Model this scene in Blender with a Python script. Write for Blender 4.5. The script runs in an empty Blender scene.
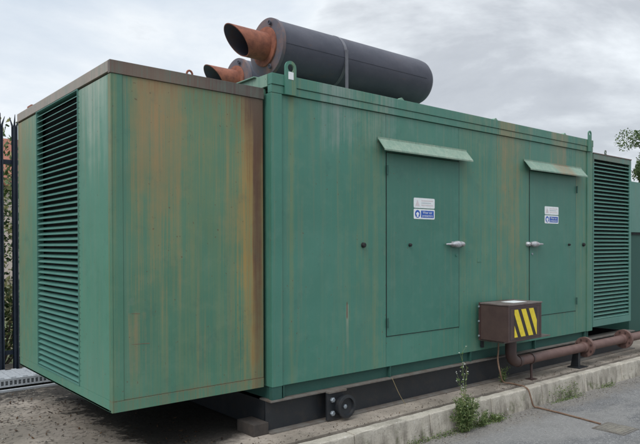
import bpy, bmesh, math, random
from mathutils import Vector, Matrix
R = math.radians
PI = math.pi
random.seed(7)
S = bpy.context.scene
C = S.collection

# ------------------------------------------------------------------ materials
class NT:
    def __init__(s, name):
        s.m = bpy.data.materials.new(name); s.m.use_nodes = True
        s.t = s.m.node_tree; s.n = s.t.nodes; s.l = s.t.links
        s.b = s.n['Principled BSDF']; s.out = s.n['Material Output']
        s.geo = s.n.new('ShaderNodeNewGeometry')
        sp = s.n.new('ShaderNodeSeparateXYZ'); s.l.new(s.geo.outputs['Position'], sp.inputs[0])
        s.x, s.y, s.z = sp.outputs
        s.pos = s.geo.outputs['Position']
    def put(s, inp, v):
        if hasattr(v, 'links') or isinstance(v, bpy.types.NodeSocket): s.l.new(v, inp)
        else: inp.default_value = v
    def mth(s, op, a, b=0.0, clamp=False):
        n = s.n.new('ShaderNodeMath'); n.operation = op; n.use_clamp = clamp
        s.put(n.inputs[0], a); s.put(n.inputs[1], b); return n.outputs[0]
    def noise(s, scale, sc=(1, 1, 1), detail=4, rough=.55, off=(0, 0, 0), dist=0):
        mp = s.n.new('ShaderNodeMapping'); mp.inputs['Scale'].default_value = sc; mp.inputs['Location'].default_value = off
        s.l.new(s.pos, mp.inputs[0])
        n = s.n.new('ShaderNodeTexNoise'); n.inputs['Scale'].default_value = scale
        n.inputs['Detail'].default_value = detail; n.inputs['Roughness'].default_value = rough
        n.inputs['Distortion'].default_value = dist
        s.l.new(mp.outputs[0], n.inputs['Vector']); return n.outputs['Fac']
    def voro(s, scale, sc=(1, 1, 1), feature='F1', out='Distance'):
        mp = s.n.new('ShaderNodeMapping'); mp.inputs['Scale'].default_value = sc
        s.l.new(s.pos, mp.inputs[0])
        n = s.n.new('ShaderNodeTexVoronoi'); n.inputs['Scale'].default_value = scale; n.feature = feature
        s.l.new(mp.outputs[0], n.inputs['Vector']); return n.outputs[out]
    def ramp(s, fac, stops):
        n = s.n.new('ShaderNodeValToRGB'); s.put(n.inputs[0], fac); e = n.color_ramp.elements
        stops = sorted(stops, key=lambda q: q[0])
        for i, (p, c) in enumerate(stops):
            if i < 2: el = e[i]; el.position = p
            else: el = e.new(p)
            el.color = (c, c, c, 1) if isinstance(c, (int, float)) else (*c, 1)
        return n.outputs['Color']
    def span(s, v, a, b):                     # map a..b to 0..1 clamped
        n = s.n.new('ShaderNodeMapRange'); s.put(n.inputs[0], v)
        n.inputs[1].default_value = a; n.inputs[2].default_value = b; n.inputs[3].default_value = 0; n.inputs[4].default_value = 1
        return n.outputs[0]
    def curve(s, v, pts):                     # piecewise linear function of v
        a, b = pts[0][0], pts[-1][0]
        return s.ramp(s.span(v, a, b), [((p - a) / (b - a), c) for p, c in pts])
    def mix(s, fac, a, b, mode='MIX'):
        n = s.n.new('ShaderNodeMix'); n.data_type = 'RGBA'; n.blend_type = mode
        s.put(n.inputs[0], fac)
        for i, v in ((6, a), (7, b)):
            if isinstance(v, tuple): n.inputs[i].default_value = (*v[:3], 1)
            else: s.l.new(v, n.inputs[i])
        return n.outputs[2]
    def bump(s, h, strength=.3, dist=.01, prev=None):
        n = s.n.new('ShaderNodeBump'); n.inputs['Strength'].default_value = strength; n.inputs['Distance'].default_value = dist
        s.put(n.inputs['Height'], h)
        if prev is not None: s.l.new(prev, n.inputs['Normal'])
        return n.outputs[0]
    def done(s, col, rough=.6, metal=0.0, normal=None, spec=.5):
        if isinstance(col, tuple): s.b.inputs['Base Color'].default_value = (*col, 1)
        else: s.l.new(col, s.b.inputs['Base Color'])
        s.put(s.b.inputs['Roughness'], rough); s.b.inputs['Metallic'].default_value = metal
        s.b.inputs['Specular IOR Level'].default_value = spec
        if normal is not None: s.l.new(normal, s.b.inputs['Normal'])
        return s.m

TAN = (.33, .195, .085); BROWN = (.105, .050, .030); OLIVE = (.165, .205, .095)
G1 = (.050, .172, .125); G2 = (.068, .205, .155)

def paint(name, dirt, base=(G1, G2), axis='x', drip=.5, edge=None):
    """weathered green paint; dirt = dirt or painted sky light, list of (colour, [(pos, strength)...], [(z, fade)...])"""
    t = NT(name)
    v = t.x if axis == 'x' else t.y
    hs = (1, .25, 1) if axis == 'x' else (.25, 1, 1)
    big = t.noise(1.1, detail=3)
    col = t.mix(t.span(big, .3, .7), base[0], base[1])
    # chalky mottling
    mot = t.noise(7, detail=6, rough=.65)
    col = t.mix(t.mth('MULTIPLY', t.span(mot, .5, .85), .30), col, (.16, .27, .22))
    strk = t.noise(16, (1, 1, .035), detail=5, rough=.6)
    fine = t.noise(60, (1, 1, .02), detail=3, rough=.6)
    col = t.mix(t.mth('MULTIPLY', t.span(strk, .52, .78), .38 * drip), col, (.19, .25, .17))
    col = t.mix(t.mth('MULTIPLY', t.span(fine, .55, .8), .22 * drip), col, (.035, .11, .085))
    col = t.mix(t.mth('MULTIPLY', t.span(t.noise(23, (1, 1, .03), detail=3, off=(3, 1, 0)), .56, .74), .4 * drip), col, TAN)
    hair = t.noise(170, (1, 1, .008), detail=2, rough=.6)
    col = t.mix(t.mth('MULTIPLY', t.span(hair, .56, .75), .25 * drip), col, (.20, .20, .11))
    wob = t.mth('SUBTRACT', strk, .5)
    wob2 = t.mth('SUBTRACT', mot, .5)
    rg = .5
    for c, xs, zs in dirt:
        vv = t.mth('ADD', v, t.mth('MULTIPLY', t.mth('SUBTRACT', fine, .5), .045))
        m = t.mth('MULTIPLY', t.curve(vv, xs), t.curve(t.z, zs))
        w = t.mth('ADD', t.mth('MULTIPLY', wob, .9), t.mth('MULTIPLY', wob2, .6))
        w = t.mth('ADD', w, t.mth('MULTIPLY', t.mth('SUBTRACT', fine, .5), .8))
        w = t.mth('ADD', w, t.mth('MULTIPLY', t.mth('SUBTRACT', hair, .5), .8))
        nz = t.span(m, .0, .12)
        m = t.mth('ADD', m, t.mth('MULTIPLY', w, nz))
        m = t.span(m, .06, 1.05)
        col = t.mix(m, col, c)
    ed = t.noise(5, (1, 1, .8), detail=8, rough=.75, off=(6, 1, 9))
    col = t.mix(t.mth('MULTIPLY', t.span(ed, .63, .68), .35), col, (.15, .20, .15))
    # tiny chips of rust
    ch = t.noise(38, detail=2, off=(5, 5, 5))
    col = t.mix(t.mth('MULTIPLY', t.span(ch, .715, .76), .75), col, (.11, .055, .03))
    lg = t.noise(.9, (1, 1, .5), detail=5, rough=.6, off=(8, 3, 5))
    col = t.mix(t.mth('MULTIPLY', t.span(lg, .45, .7), .22), col, (.11, .19, .15))
    sm = t.noise(4.5, detail=6, rough=.7, off=(2, 6, 1))
    col = t.mix(t.mth('MULTIPLY', t.span(sm, .58, .72), .28), col, (.035, .10, .085))
    wav = t.noise(2.3, (1, 1, .6), detail=1)
    n = t.bump(wav, .8, .03)
    n = t.bump(t.noise(90, detail=3), .12, .001, n)
    return t.done(col, t.mth('ADD', t.mth('MULTIPLY', mot, .3), .34), 0, n, .42)

M = {}
M['plenum_front'] = paint('streaked_green_paint', [
    (OLIVE, [(-1.3, .5), (-1.235, .4), (-1.22, .0), (-1.17, .0), (-1.12, .6), (-.6, .55), (-.45, .5), (-.3, .6), (-.22, .9), (-.02, .9)],
            [(0, .25), (.7, .5), (1.3, .9), (2.3, 1.1)]),
    (TAN, [(-1.3, .25), (-1.22, .0), (-1.15, .15), (-1.08, .6), (-.95, .85), (-.85, .75), (-.76, .6), (-.7, .28), (-.64, .15), (-.5, .08), (-.4, .25), (-.28, .25), (-.2, .6), (-.02, .8)],
          [(.4, .0), (1.0, .2), (1.5, .5), (1.9, .8), (2.3, 1.0)]),
    ((.36, .215, .06), [(-.33, 0), (-.28, .12), (-.27, .2), (-.235, .4), (-.17, .6), (-.15, .9), (-.12, .95), (-.10, .7), (-.06, .75), (-.03, .35)], [(0, .35), (.25, .75), (1.2, .95), (2.3, .8)]),
    (BROWN, [(-.20, 0), (-.16, .2), (-.135, .45), (-.118, 1.1), (-.06, 1.1), (-.045, .6), (-.03, .8)], [(0, .3), (.5, .65), (1.2, .85), (2.3, 1.0)]),
    (BROWN, [(-.38, 0), (-.22, .6), (-.13, 1.1), (-.03, 1.2)], [(1.6, 0), (2.0, .5), (2.3, 1.1)]),
    (BROWN, [(-1.15, .1), (-.8, .35), (-.03, .45)], [(2.05, 0), (2.3, .7)]),
    ((.17, .11, .06), [(-1.27, .6), (-.03, .9)], [(.0, .25), (.066, .3), (.076, .9), (.088, .15), (.16, 0)]),
    ((.30, .19, .09), [(-1.16, 0), (-1.14, .4), (-1.12, .1), (-1.09, .42), (-1.07, .05), (-1.03, .35), (-1.01, 0)], [(.1, .1), (.3, .5), (.45, .9), (.66, 1), (.68, 0)]),
], base=((.060, .165, .108), (.080, .205, .138)), drip=.8)
M['plenum_end'] = paint('pale_streaked_green_paint', [
    (OLIVE, [(.1, .0), (1.7, .0), (1.8, .25), (2.1, .7), (2.4, 1.0)], [(0, .35), (1.0, .5), (2.3, 1.0)]),
    (TAN, [(1.8, 0), (2.05, .3), (2.4, .75)], [(0, .1), (1.2, .4), (2.3, .9)]),
    ((.42, .45, .36), [(.05, .0), (.2, .7), (.45, .75), (.6, .6), (.7, .1)], [(1.5, 0), (2.0, .4), (2.3, .9)]),
], base=((.078, .215, .148), (.098, .25, .178)), axis='y', drip=.7)
M['trim_rust'] = paint('rusty_roof_edge_paint', [
    ((.125, .078, .068), [(-1.4, .95), (-.5, .9), (-.2, 1), (7, 1)], [(2.2, .9), (2.4, 1.0)]),
    ((.24, .15, .10), [(-1.4, .3), (-.9, .75), (-.6, .35), (-.4, .1), (7, .3)], [(2.2, .9), (2.4, .5)]),
    ((.05, .035, .032), [(-1.4, .4), (-.8, .2), (-.45, .6), (-.03, .9), (0, .5), (7, .2)], [(2.2, .7), (2.34, .5), (2.4, .9)])], drip=.8)
M['trim_end'] = paint('faded_roof_edge_paint', [
    ((.34, .27, .22), [(0, 1.0), (2.5, 1.0)], [(2.2, .9), (2.4, 1.0)])], axis='y', drip=.8)
M['container'] = paint('green_container_paint', [
    (OLIVE, [(0, 0), (.13, .0), (.17, .1), (.195, .75), (.215, .75), (.24, .1), (.6, .05), (.8, .12), (.95, .22), (1.25, .28), (1.33, .05), (2.36, .0), (2.44, .25), (2.6, .3), (3.03, .15), (3.08, .5), (3.3, .55), (3.5, .35), (3.66, .25), (3.75, 0), (4.7, 0), (4.78, .25), (5.2, .3)],
            [(0, .55), (1, .7), (2.5, .9)]),
    (TAN, [(0, 0), (3.04, 0), (3.07, .3), (3.18, .5), (3.35, .45), (3.55, .1), (4.1, .05), (4.25, .45), (4.5, .5), (4.55, .1), (5.2, .1)],
          [(0, .15), (1.3, .38), (1.9, .5), (2.5, 1.0)]),
    ((.27, .31, .29), [(.45, 0), (.55, .5), (.7, .7), (.85, .5), (1.0, .1), (1.2, .35), (1.35, .45), (1.5, .1)], [(1.9, 0), (2.1, .45), (2.45, .8)]),
    ((.30, .31, .24), [(.80, 0), (.812, .75), (.828, .75), (.84, 0)], [(.05, .1), (.38, .35), (.55, .7), (.60, 1), (.62, 0)]),
    (BROWN, [(.808, 0), (.815, .9), (.822, .9), (.828, 0)], [(.48, 0), (.50, 1), (.62, 1), (.64, 0)]),
], drip=.38)
M['container_side'] = paint('green_container_end_paint', [(OLIVE, [(0, .3), (2.4, .3)], [(0, .5), (2.5, .8)])], axis='y')
M['roof_pale'] = paint('pale_green_roof_paint', [((.25, .36, .27), [(-1, .7), (8, .7)], [(2, 1), (3, 1)])])
M['door'] = paint('green_door_paint', [
    (OLIVE, [(1.3, 0), (4.8, .0)], [(0, .1), (2, .1)])], base=((.043, .158, .118), (.055, .182, .138)), drip=.25)
M['hood'] = paint('sky_lit_green_hood_paint', [
    ((.29, .36, .28), [(1, .7), (2.3, .75), (3.6, .65), (5, .65)], [(1.9, 1), (2.2, 1)]),  # sky light on the sloping hood, put into the paint colour
    ((.28, .15, .07), [(4.1, 0), (4.3, .55), (4.5, .7), (4.65, 0)], [(1.9, 1), (2.2, 1)])], drip=.6)
M['louvre'] = paint('green_louvre_paint', [], base=((.065, .19, .155), (.082, .215, .175)), drip=.3)
M['louvre_far'] = paint('dusty_green_louvre_paint', [((.15, .13, .10), [(5, .5), (5.6, .7), (6.2, .5)], [(2.2, 0), (2.26, .9), (2.34, .9)])], base=((.075, .20, .165), (.095, .225, .185)), drip=.3)

def simple(name, col, rough=.6, metal=0, var=.25, scale=12, spec=.5, col2=None, bumpd=.002, thr=(.4, .7)):
    t = NT(name)
    f = t.noise(scale, detail=6, rough=.65)
    c2 = col2 or tuple(max(0, k * (1 - var)) for k in col)
    c = t.mix(t.span(f, *thr), col, c2)
    n = t.bump(t.noise(scale * 5, detail=4), .35, bumpd)
    return t.done(c, t.mth('ADD', t.mth('MULTIPLY', f, .3), rough - .15), metal, n, spec)
M['dark_inside'] = simple('dark_interior', (.012, .014, .016), .9)
M['black_steel'] = simple('black_painted_steel', (.015, .018, .022), .5, col2=(.032, .028, .026), thr=(.5, .75))
M['flange_edge'] = simple('grimy_steel_flange', (.15, .14, .125), .6, col2=(.10, .075, .058), scale=9)
M['foot'] = simple('grimy_packing_block', (.060, .048, .040), .85, col2=(.03, .026, .024))
M['dark_green'] = simple('dark_green_steel', (.016, .075, .060), .7, col2=(.028, .085, .066))
def mat_silencer():
    t = NT('slate_grey_cladding')
    a = t.noise(3, detail=6, rough=.65); b = t.noise(22, detail=5, rough=.7)
    col = t.mix(t.span(a, .35, .65), (.062, .062, .082), (.044, .047, .066))
    col = t.mix(t.mth('MULTIPLY', t.span(b, .55, .75), .35), col, (.10, .095, .105))
    col = t.mix(t.mth('MULTIPLY', t.span(t.noise(11, (.3, 1, 1), detail=6, rough=.7, off=(3, 3, 3)), .60, .72), .55), col, (.11, .065, .05))
    n = t.bump(t.noise(3.2, (.7, 1, 1), detail=2), .55, .03)
    n = t.bump(b, .35, .003, n)
    return t.done(col, t.mth('ADD', t.mth('MULTIPLY', b, .3), .45), 0, n, .45)
M['silencer'] = mat_silencer()
M['silencer_cap'] = simple('dusty_grey_cap', (.095, .088, .105), .75, col2=(.19, .11, .09), scale=9, thr=(.42, .66))
M['strap'] = simple('grey_strap', (.13, .13, .15), .6)
M['rust'] = simple('orange_rust', (.27, .095, .055), .85, col2=(.14, .052, .036), scale=16, bumpd=.004)
M['rust_dark'] = simple('sooty_pipe_lining', (.07, .072, .10), .95, col2=(.10, .07, .07))
M['brown'] = simple('brown_gloss_paint', (.062, .036, .033), .48, col2=(.082, .050, .042), scale=6, bumpd=.001)
M['pipe_brown'] = simple('rusty_brown_pipe', (.115, .062, .052), .6, col2=(.16, .095, .08), scale=10)
M['box_top'] = simple('faded_brown_lid', (.13, .095, .088), .45, col2=(.20, .17, .16), scale=8)
M['yellow'] = simple('yellow_stripe_paint', (.78, .60, .035), .45, var=.2, scale=18)
M['plate_dark'] = simple('dark_brown_stripe_paint', (.030, .022, .020), .5)
M['white'] = simple('white_sticker', (.78, .80, .80), .5, col2=(.68, .71, .72), scale=30)
M['fadedred'] = simple('faded_pink_print', (.70, .62, .63), .5)
M['fadedgrey'] = simple('faded_grey_print', (.55, .60, .62), .5)
M['blue'] = simple('blue_sign_print', (.020, .10, .45), .4, var=.2)
M['silver'] = simple('weathered_chrome', (.50, .52, .54), .45, metal=.5, col2=(.30, .26, .25), scale=30, bumpd=.001)
M['galv'] = simple('galvanised_steel', (.52, .54, .56), .55, metal=.3, col2=(.36, .38, .40), scale=20)
M['bolt'] = simple('dull_bolt_steel', (.30, .34, .37), .5, metal=.5)
M['rubber'] = simple('black_rubber', (.012, .012, .013), .7)
M['navy'] = simple('navy_fence_paint', (.008, .015, .028), .5, col2=(.014, .024, .038))
M['hose'] = simple('rusty_cable', (.15, .085, .055), .8, col2=(.22, .15, .10), scale=25)
M['bark'] = simple('grey_bark', (.12, .10, .08), .9)
M['stem'] = simple('weed_stem', (.10, .16, .045), .7, col2=(.2, .18, .08))
M['straw'] = simple('dry_straw', (.30, .24, .13), .8)
M['petal'] = simple('white_petals', (.75, .76, .68), .6)
M['moss'] = simple('green_moss', (.05, .085, .022), .95, col2=(.09, .10, .035), scale=30)
M['litter'] = simple('dead_leaf', (.040, .028, .022), .9, col2=(.11, .065, .035), scale=9)
M['pebble'] = simple('pale_pebble', (.30, .28, .25), .9, col2=(.16, .15, .14), scale=14)
M['rooftile'] = simple('orange_roof_tiles', (.30, .115, .07), .85, col2=(.20, .08, .055), scale=3)
M['render_wall'] = simple('cream_render_wall', (.55, .47, .42), .85, scale=2, var=.15)
M['glass'] = simple('dark_window_glass', (.03, .04, .05), .1, scale=2)
M['winframe'] = simple('white_window_frame', (.7, .7, .7), .5)
M['soil'] = simple('dry_soil', (.10, .08, .06), .95, scale=4)

def leafmat(name, a, b, c):
    t = NT(name)
    oi = t.n.new('ShaderNodeNewGeometry')
    r = oi.outputs['Random Per Island']
    col = t.ramp(r, [(0, a), (.5, b), (1, c)])
    m = t.done(col, .55, 0, None, .3)
    t.b.inputs['Transmission Weight'].default_value = 0
    tr = t.n.new('ShaderNodeBsdfTranslucent'); t.l.new(col, tr.inputs['Color'])
    mx = t.n.new('ShaderNodeMixShader'); mx.inputs[0].default_value = .3
    t.l.new(t.b.outputs[0], mx.inputs[1]); t.l.new(tr.outputs[0], mx.inputs[2]); t.l.new(mx.outputs[0], t.out.inputs[0])
    return m
M['leaf_weed'] = leafmat('weed_leaves', (.055, .10, .03), (.13, .185, .065), (.26, .29, .13))
M['leaf_tree'] = leafmat('tree_leaves', (.055, .10, .035), (.10, .155, .055), (.18, .23, .10))
M['leaf_hedge'] = leafmat('variegated_shrub_leaves', (.02, .045, .012), (.05, .08, .02), (.45, .43, .20))
M['leaf_dead'] = leafmat('dead_leaf_litter', (.025, .018, .014), (.055, .036, .025), (.16, .09, .045))
M['leaf_grit'] = leafmat('pale_grit', (.14, .125, .11), (.26, .24, .21), (.36, .34, .30))

def mat_slab():
    t = NT('weathered_concrete_slab')
    a = t.noise(2.2, detail=8, rough=.65)
    col = t.mix(t.span(a, .3, .7), (.24, .205, .165), (.41, .355, .30))
    sp = t.noise(45, detail=4, rough=.7)
    col = t.mix(t.mth('MULTIPLY', t.span(sp, .52, .72), .55), col, (.17, .14, .12))
    pit = t.noise(14, detail=5, rough=.7, off=(9, 2, 0))
    col = t.mix(t.mth('MULTIPLY', t.span(pit, .58, .70), .6), col, (.12, .10, .085))
    dk = t.noise(19, (1, 1.3, 1), detail=3, rough=.5, off=(4, 4, 4)); reg = t.span(t.x, -.2, -.7)
    col = t.mix(t.mth('MULTIPLY', t.mth('MULTIPLY', t.span(dk, .565, .61), reg), .85), col, (.07, .058, .048))
    bg = t.noise(1.3, detail=6, rough=.65, off=(1, 7, 3))
    col = t.mix(t.mth('MULTIPLY', t.span(bg, .42, .58), .6), col, (.12, .105, .085))
    # shade beneath the overhanging cabinet end painted dark, with mossy dirt, ragged outline
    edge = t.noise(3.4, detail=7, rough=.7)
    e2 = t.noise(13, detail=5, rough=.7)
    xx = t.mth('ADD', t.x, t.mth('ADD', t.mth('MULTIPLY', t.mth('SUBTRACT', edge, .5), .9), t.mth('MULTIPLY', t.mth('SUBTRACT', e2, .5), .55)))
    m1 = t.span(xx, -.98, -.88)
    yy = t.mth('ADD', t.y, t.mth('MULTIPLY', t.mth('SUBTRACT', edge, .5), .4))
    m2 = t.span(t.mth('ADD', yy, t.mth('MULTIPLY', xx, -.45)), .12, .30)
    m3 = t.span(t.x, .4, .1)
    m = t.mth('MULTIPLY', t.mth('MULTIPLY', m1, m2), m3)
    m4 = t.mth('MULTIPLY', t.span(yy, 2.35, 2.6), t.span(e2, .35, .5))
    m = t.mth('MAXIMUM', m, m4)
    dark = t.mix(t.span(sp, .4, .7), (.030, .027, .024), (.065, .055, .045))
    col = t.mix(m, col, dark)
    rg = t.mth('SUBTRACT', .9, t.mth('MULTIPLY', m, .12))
    n = t.bump(t.noise(60, detail=6, rough=.7), .6, .006)
    n = t.bump(t.noise(9, detail=5), .5, .012, n)
    return t.done(col, rg, 0, n, .3)
def mat_kerb():
    t = NT('stained_kerb_concrete')
    a = t.noise(5, detail=8, rough=.7)
    col = t.mix(t.span(a, .3, .7), (.34, .305, .25), (.52, .48, .41))
    st = t.noise(13, (1, 1, .25), detail=5, rough=.6)
    low = t.span(t.z, -.36, -.56)
    col = t.mix(t.mth('MULTIPLY', t.span(st, .45, .65), t.mth('MULTIPLY', low, .95)), col, (.115, .10, .08))
    st2 = t.noise(3.1, (1, 1, .6), detail=7, rough=.7, off=(5, 2, 8))
    col = t.mix(t.mth('MULTIPLY', t.span(st2, .48, .62), .55), col, (.15, .135, .11))
    ms = t.noise(4.2, detail=7, rough=.7, off=(1, 4, 2))
    col = t.mix(t.mth('MULTIPLY', t.span(ms, .54, .66), t.mth('MULTIPLY', t.span(t.z, -.40, -.50), .85)), col, (.075, .095, .03))
    bl = t.noise(26, detail=3, off=(7, 7, 1))
    col = t.mix(t.mth('MULTIPLY', t.span(bl, .68, .73), .8), col, (.6, .58, .54))
    sp = t.noise(70, detail=3, rough=.7)
    col = t.mix(t.mth('MULTIPLY', t.span(sp, .55, .7), .5), col, (.14, .125, .11))
    n = t.bump(t.noise(50, detail=6, rough=.7), .6, .006)
    n = t.bump(a, .6, .015, n)
    return t.done(col, .9, 0, n, .3)
def mat_asphalt():
    t = NT('worn_grey_asphalt')
    a = t.noise(.9, detail=7, rough=.6)
    col = t.mix(t.span(a, .35, .65), (.125, .125, .128), (.185, .182, .180))
    v = t.voro(130, feature='F1', out='Color')
    sx = t.n.new('ShaderNodeSeparateColor'); t.l.new(v, sx.inputs[0])
    col = t.mix(t.mth('MULTIPLY', t.span(sx.outputs[0], .62, .95), .55), col, (.40, .385, .365))
    col = t.mix(t.mth('MULTIPLY', t.span(sx.outputs[1], .55, .95), .55), col, (.065, .065, .068))
    p = t.noise(3.2, detail=6, rough=.7, off=(2, 8, 0))
    col = t.mix(t.mth('MULTIPLY', t.span(p, .5, .64), .5), col, (.085, .083, .082))
    p2 = t.noise(1.2, (.5, 1.6, 1), detail=6, rough=.65, off=(4, 1, 0))
    col = t.mix(t.mth('MULTIPLY', t.span(p2, .5, .6), .45), col, (.25, .24, .225))
    # strip of grit washed against the kerb
    g = t.noise(6, detail=6, rough=.7)
    yy = t.mth('ADD', t.y, t.mth('MULTIPLY', t.mth('SUBTRACT', g, .5), .5))
    band = t.span(yy, -.78, -.60)
    col = t.mix(t.mth('MULTIPLY', band, .55), col, t.mix(t.span(t.noise(40, detail=5, rough=.7), .4, .6), (.12, .105, .09), (.24, .215, .18)))
    # one wandering hairline crack running out from the kerb
    wx = t.mth('ADD', t.x, t.mth('ADD', t.mth('MULTIPLY', t.y, .55), t.mth('MULTIPLY', t.noise(2.2, detail=7, rough=.65, off=(3, 3, 0)), 1.1)))
    ck = t.mth('ABSOLUTE', t.mth('SUBTRACT', wx, 3.35))
    col = t.mix(t.mth('MULTIPLY', t.span(ck, .010, .003), .6), col, (.05, .05, .05))
    n = t.bump(t.voro(95), .55, .006)
    n = t.bump(t.noise(4, detail=4), .3, .01, n)
    return t.done(col, .88, 0, n, .3)
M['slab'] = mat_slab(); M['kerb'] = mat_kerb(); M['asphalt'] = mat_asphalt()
def mat_ground():
    t = NT('rough_ground')
    a = t.noise(.5, detail=8)
    return t.done(t.mix(t.span(a, .4, .6), (.09, .11, .045), (.14, .12, .08)), .95, 0, t.bump(t.noise(8, detail=5), .5, .03))
M['ground'] = mat_ground()
def mat_cover():
    t = NT('dusty_cover_plate')
    a = t.noise(22, detail=5)
    col = t.mix(t.span(a, .35, .65), (.21, .19, .155), (.13, .12, .105))
    return t.done(col, .85, 0, t.bump(t.noise(70, detail=4), .5, .004))
M['cover'] = mat_cover()

# ------------------------------------------------------------------ mesh helpers
ORI = {}
class MB:
    def __init__(s): s.bm = bmesh.new()
    def box(s, x0, x1, y0, y1, z0, z1, mi=0, bev=0, rot=None):
        b = bmesh.new()
        bmesh.ops.create_cube(b, size=1)
        for v in b.verts:
            v.co = Vector(((x0 + x1) / 2 + v.co.x * (x1 - x0), (y0 + y1) / 2 + v.co.y * (y1 - y0), (z0 + z1) / 2 + v.co.z * (z1 - z0)))
        if bev: bmesh.ops.bevel(b, geom=b.edges[:], offset=bev, segments=2, affect='EDGES', profile=.7)
        if rot is not None: bmesh.ops.transform(b, matrix=rot, verts=b.verts[:])
        s.add(b, mi); return s
    def add(s, b, mi=0, smooth=False):
        vm = [s.bm.verts.new(v.co) for v in b.verts]
        b.verts.index_update()
        for f in b.faces:
            try:
                nf = s.bm.faces.new([vm[v.index] for v in f.verts]); nf.material_index = mi; nf.smooth = smooth or f.smooth
            except ValueError: pass
        b.free()
    def quad(s, pts, mi=0, smooth=False):
        f = s.bm.faces.new([s.bm.verts.new(p) for p in pts]); f.material_index = mi; f.smooth = smooth; return f
    def prism(s, poly, d, mi=0):               # poly: list of 3D points, d: extrusion vector
        d = Vector(d); a = [s.bm.verts.new(Vector(p)) for p in poly]; b = [s.bm.verts.new(Vector(p) + d) for p in poly]
        n = len(a); fs = [s.bm.faces.new(a[::-1]), s.bm.faces.new(b)]
        for i in range(n): fs.append(s.bm.faces.new((a[i], a[(i + 1) % n], b[(i + 1) % n], b[i])))
        for f in fs: f.material_index = mi
        return s
    def tube(s, pts, rad, seg=16, mi=0, caps=True):
        pts = [Vector(p) for p in pts]; n = len(pts)
        if not hasattr(rad, '__len__'): rad = [rad] * n
        rings = []; ref = None
        for i, p in enumerate(pts):
            d = (pts[min(i + 1, n - 1)] - pts[max(i - 1, 0)]).normalized()
            if ref is None: ref = Vector((0, 0, 1)) if abs(d.z) < .9 else Vector((1, 0, 0))
            u = (ref - d * ref.dot(d)).normalized(); ref = u; w = d.cross(u)
            rings.append([s.bm.verts.new(p + (u * math.cos(2 * PI * k / seg) + w * math.sin(2 * PI * k / seg)) * rad[i]) for k in range(seg)])
        for a, b in zip(rings, rings[1:]):
            for k in range(seg):
                f = s.bm.faces.new((a[k], a[(k + 1) % seg], b[(k + 1) % seg], b[k])); f.smooth = True; f.material_index = mi
        if caps:
            for r_ in (rings[0][::-1], rings[-1]):
                vs = [s.bm.verts.new(v.co) for v in r_]
                f = s.bm.faces.new(vs); f.material_index = mi
        return s
    def lathe(s, prof, origin, axis='x', seg=40, mi=0, mis=None):   # prof: [(along, radius)]
        o = Vector(origin); rings = []
        for a, r_ in prof:
            ring = []
            for k in range(seg):
                c, n = math.cos(2 * PI * k / seg) * r_, math.sin(2 * PI * k / seg) * r_
                q = {'x': (a, c, n), 'y': (c, a, n), 'z': (c, n, a)}[axis]
                ring.append(s.bm.verts.new(o + Vector(q)))
            rings.append(ring)
        for i, (a, b) in enumerate(zip(rings, rings[1:])):
            for k in range(seg):
                f = s.bm.faces.new((a[k], a[(k + 1) % seg], b[(k + 1) % seg], b[k])); f.smooth = True
                f.material_index = mis[i] if mis else mi
        return s
    def split(s, name, mats, parent, **kw):        # every separate piece becomes an object of its own
        seen = set(); out = []
        s.bm.verts.ensure_lookup_table(); s.bm.verts.index_update()
        for v0 in s.bm.verts:
            if v0.index in seen: continue
            st_ = [v0]; seen.add(v0.index); isl = []
            while st_:
                v = st_.pop(); isl.append(v)
                for e_ in v.link_edges:
                    o_ = e_.other_vert(v)
                    if o_.index not in seen: seen.add(o_.index); st_.append(o_)
            q = MB(); mp_ = {v.index: q.bm.verts.new(v.co) for v in isl}; fs = {f for v in isl for f in v.link_faces}
            for f in sorted(fs, key=lambda f: min(v.index for v in f.verts)):
                nf = q.bm.faces.new([mp_[v.index] for v in f.verts]); nf.material_index = f.material_index; nf.smooth = f.smooth
            out.append(q.build(name, mats, parent, **kw))
        s.bm.free(); return out
    def build(s, name, mats, parent=None, origin=(0, 0, 0), sharp=35, normals=True):
        o_ = ORI.get(parent.name, Vector((0, 0, 0))) if parent else Vector((0, 0, 0))
        org = Vector(origin) if (parent is None or Vector(origin).length) else o_
        if parent is not None and not Vector(origin).length: org = o_
        if normals: bmesh.ops.recalc_face_normals(s.bm, faces=s.bm.faces[:])
        bmesh.ops.translate(s.bm, vec=-org, verts=s.bm.verts[:])
        for e in s.bm.edges:
            if len(e.link_faces) == 2 and e.calc_face_angle(0) > R(sharp): e.smooth = False
        me = bpy.data.meshes.new(name); s.bm.to_mesh(me); s.bm.free()
        for m in (mats if isinstance(mats, (list, tuple)) else [mats]): me.materials.append(m)
        o = bpy.data.objects.new(name, me); C.objects.link(o)
        o.parent = parent; o.location = org - o_; ORI[o.name] = org
        return o
def tag(o, label=None, cat=None, group=None, kind=None):
    for k, v in (('label', label), ('category', cat), ('group', group), ('kind', kind)):
        if v: o[k] = v
    return o
def thing(name, label, cat, loc, group=None):
    o = bpy.data.objects.new(name, None); C.objects.link(o); o.location = loc; o.empty_display_size = .2
    ORI[o.name] = Vector(loc); return tag(o, label, cat, group)
def structure(o): o['kind'] = 'structure'; return o

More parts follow.
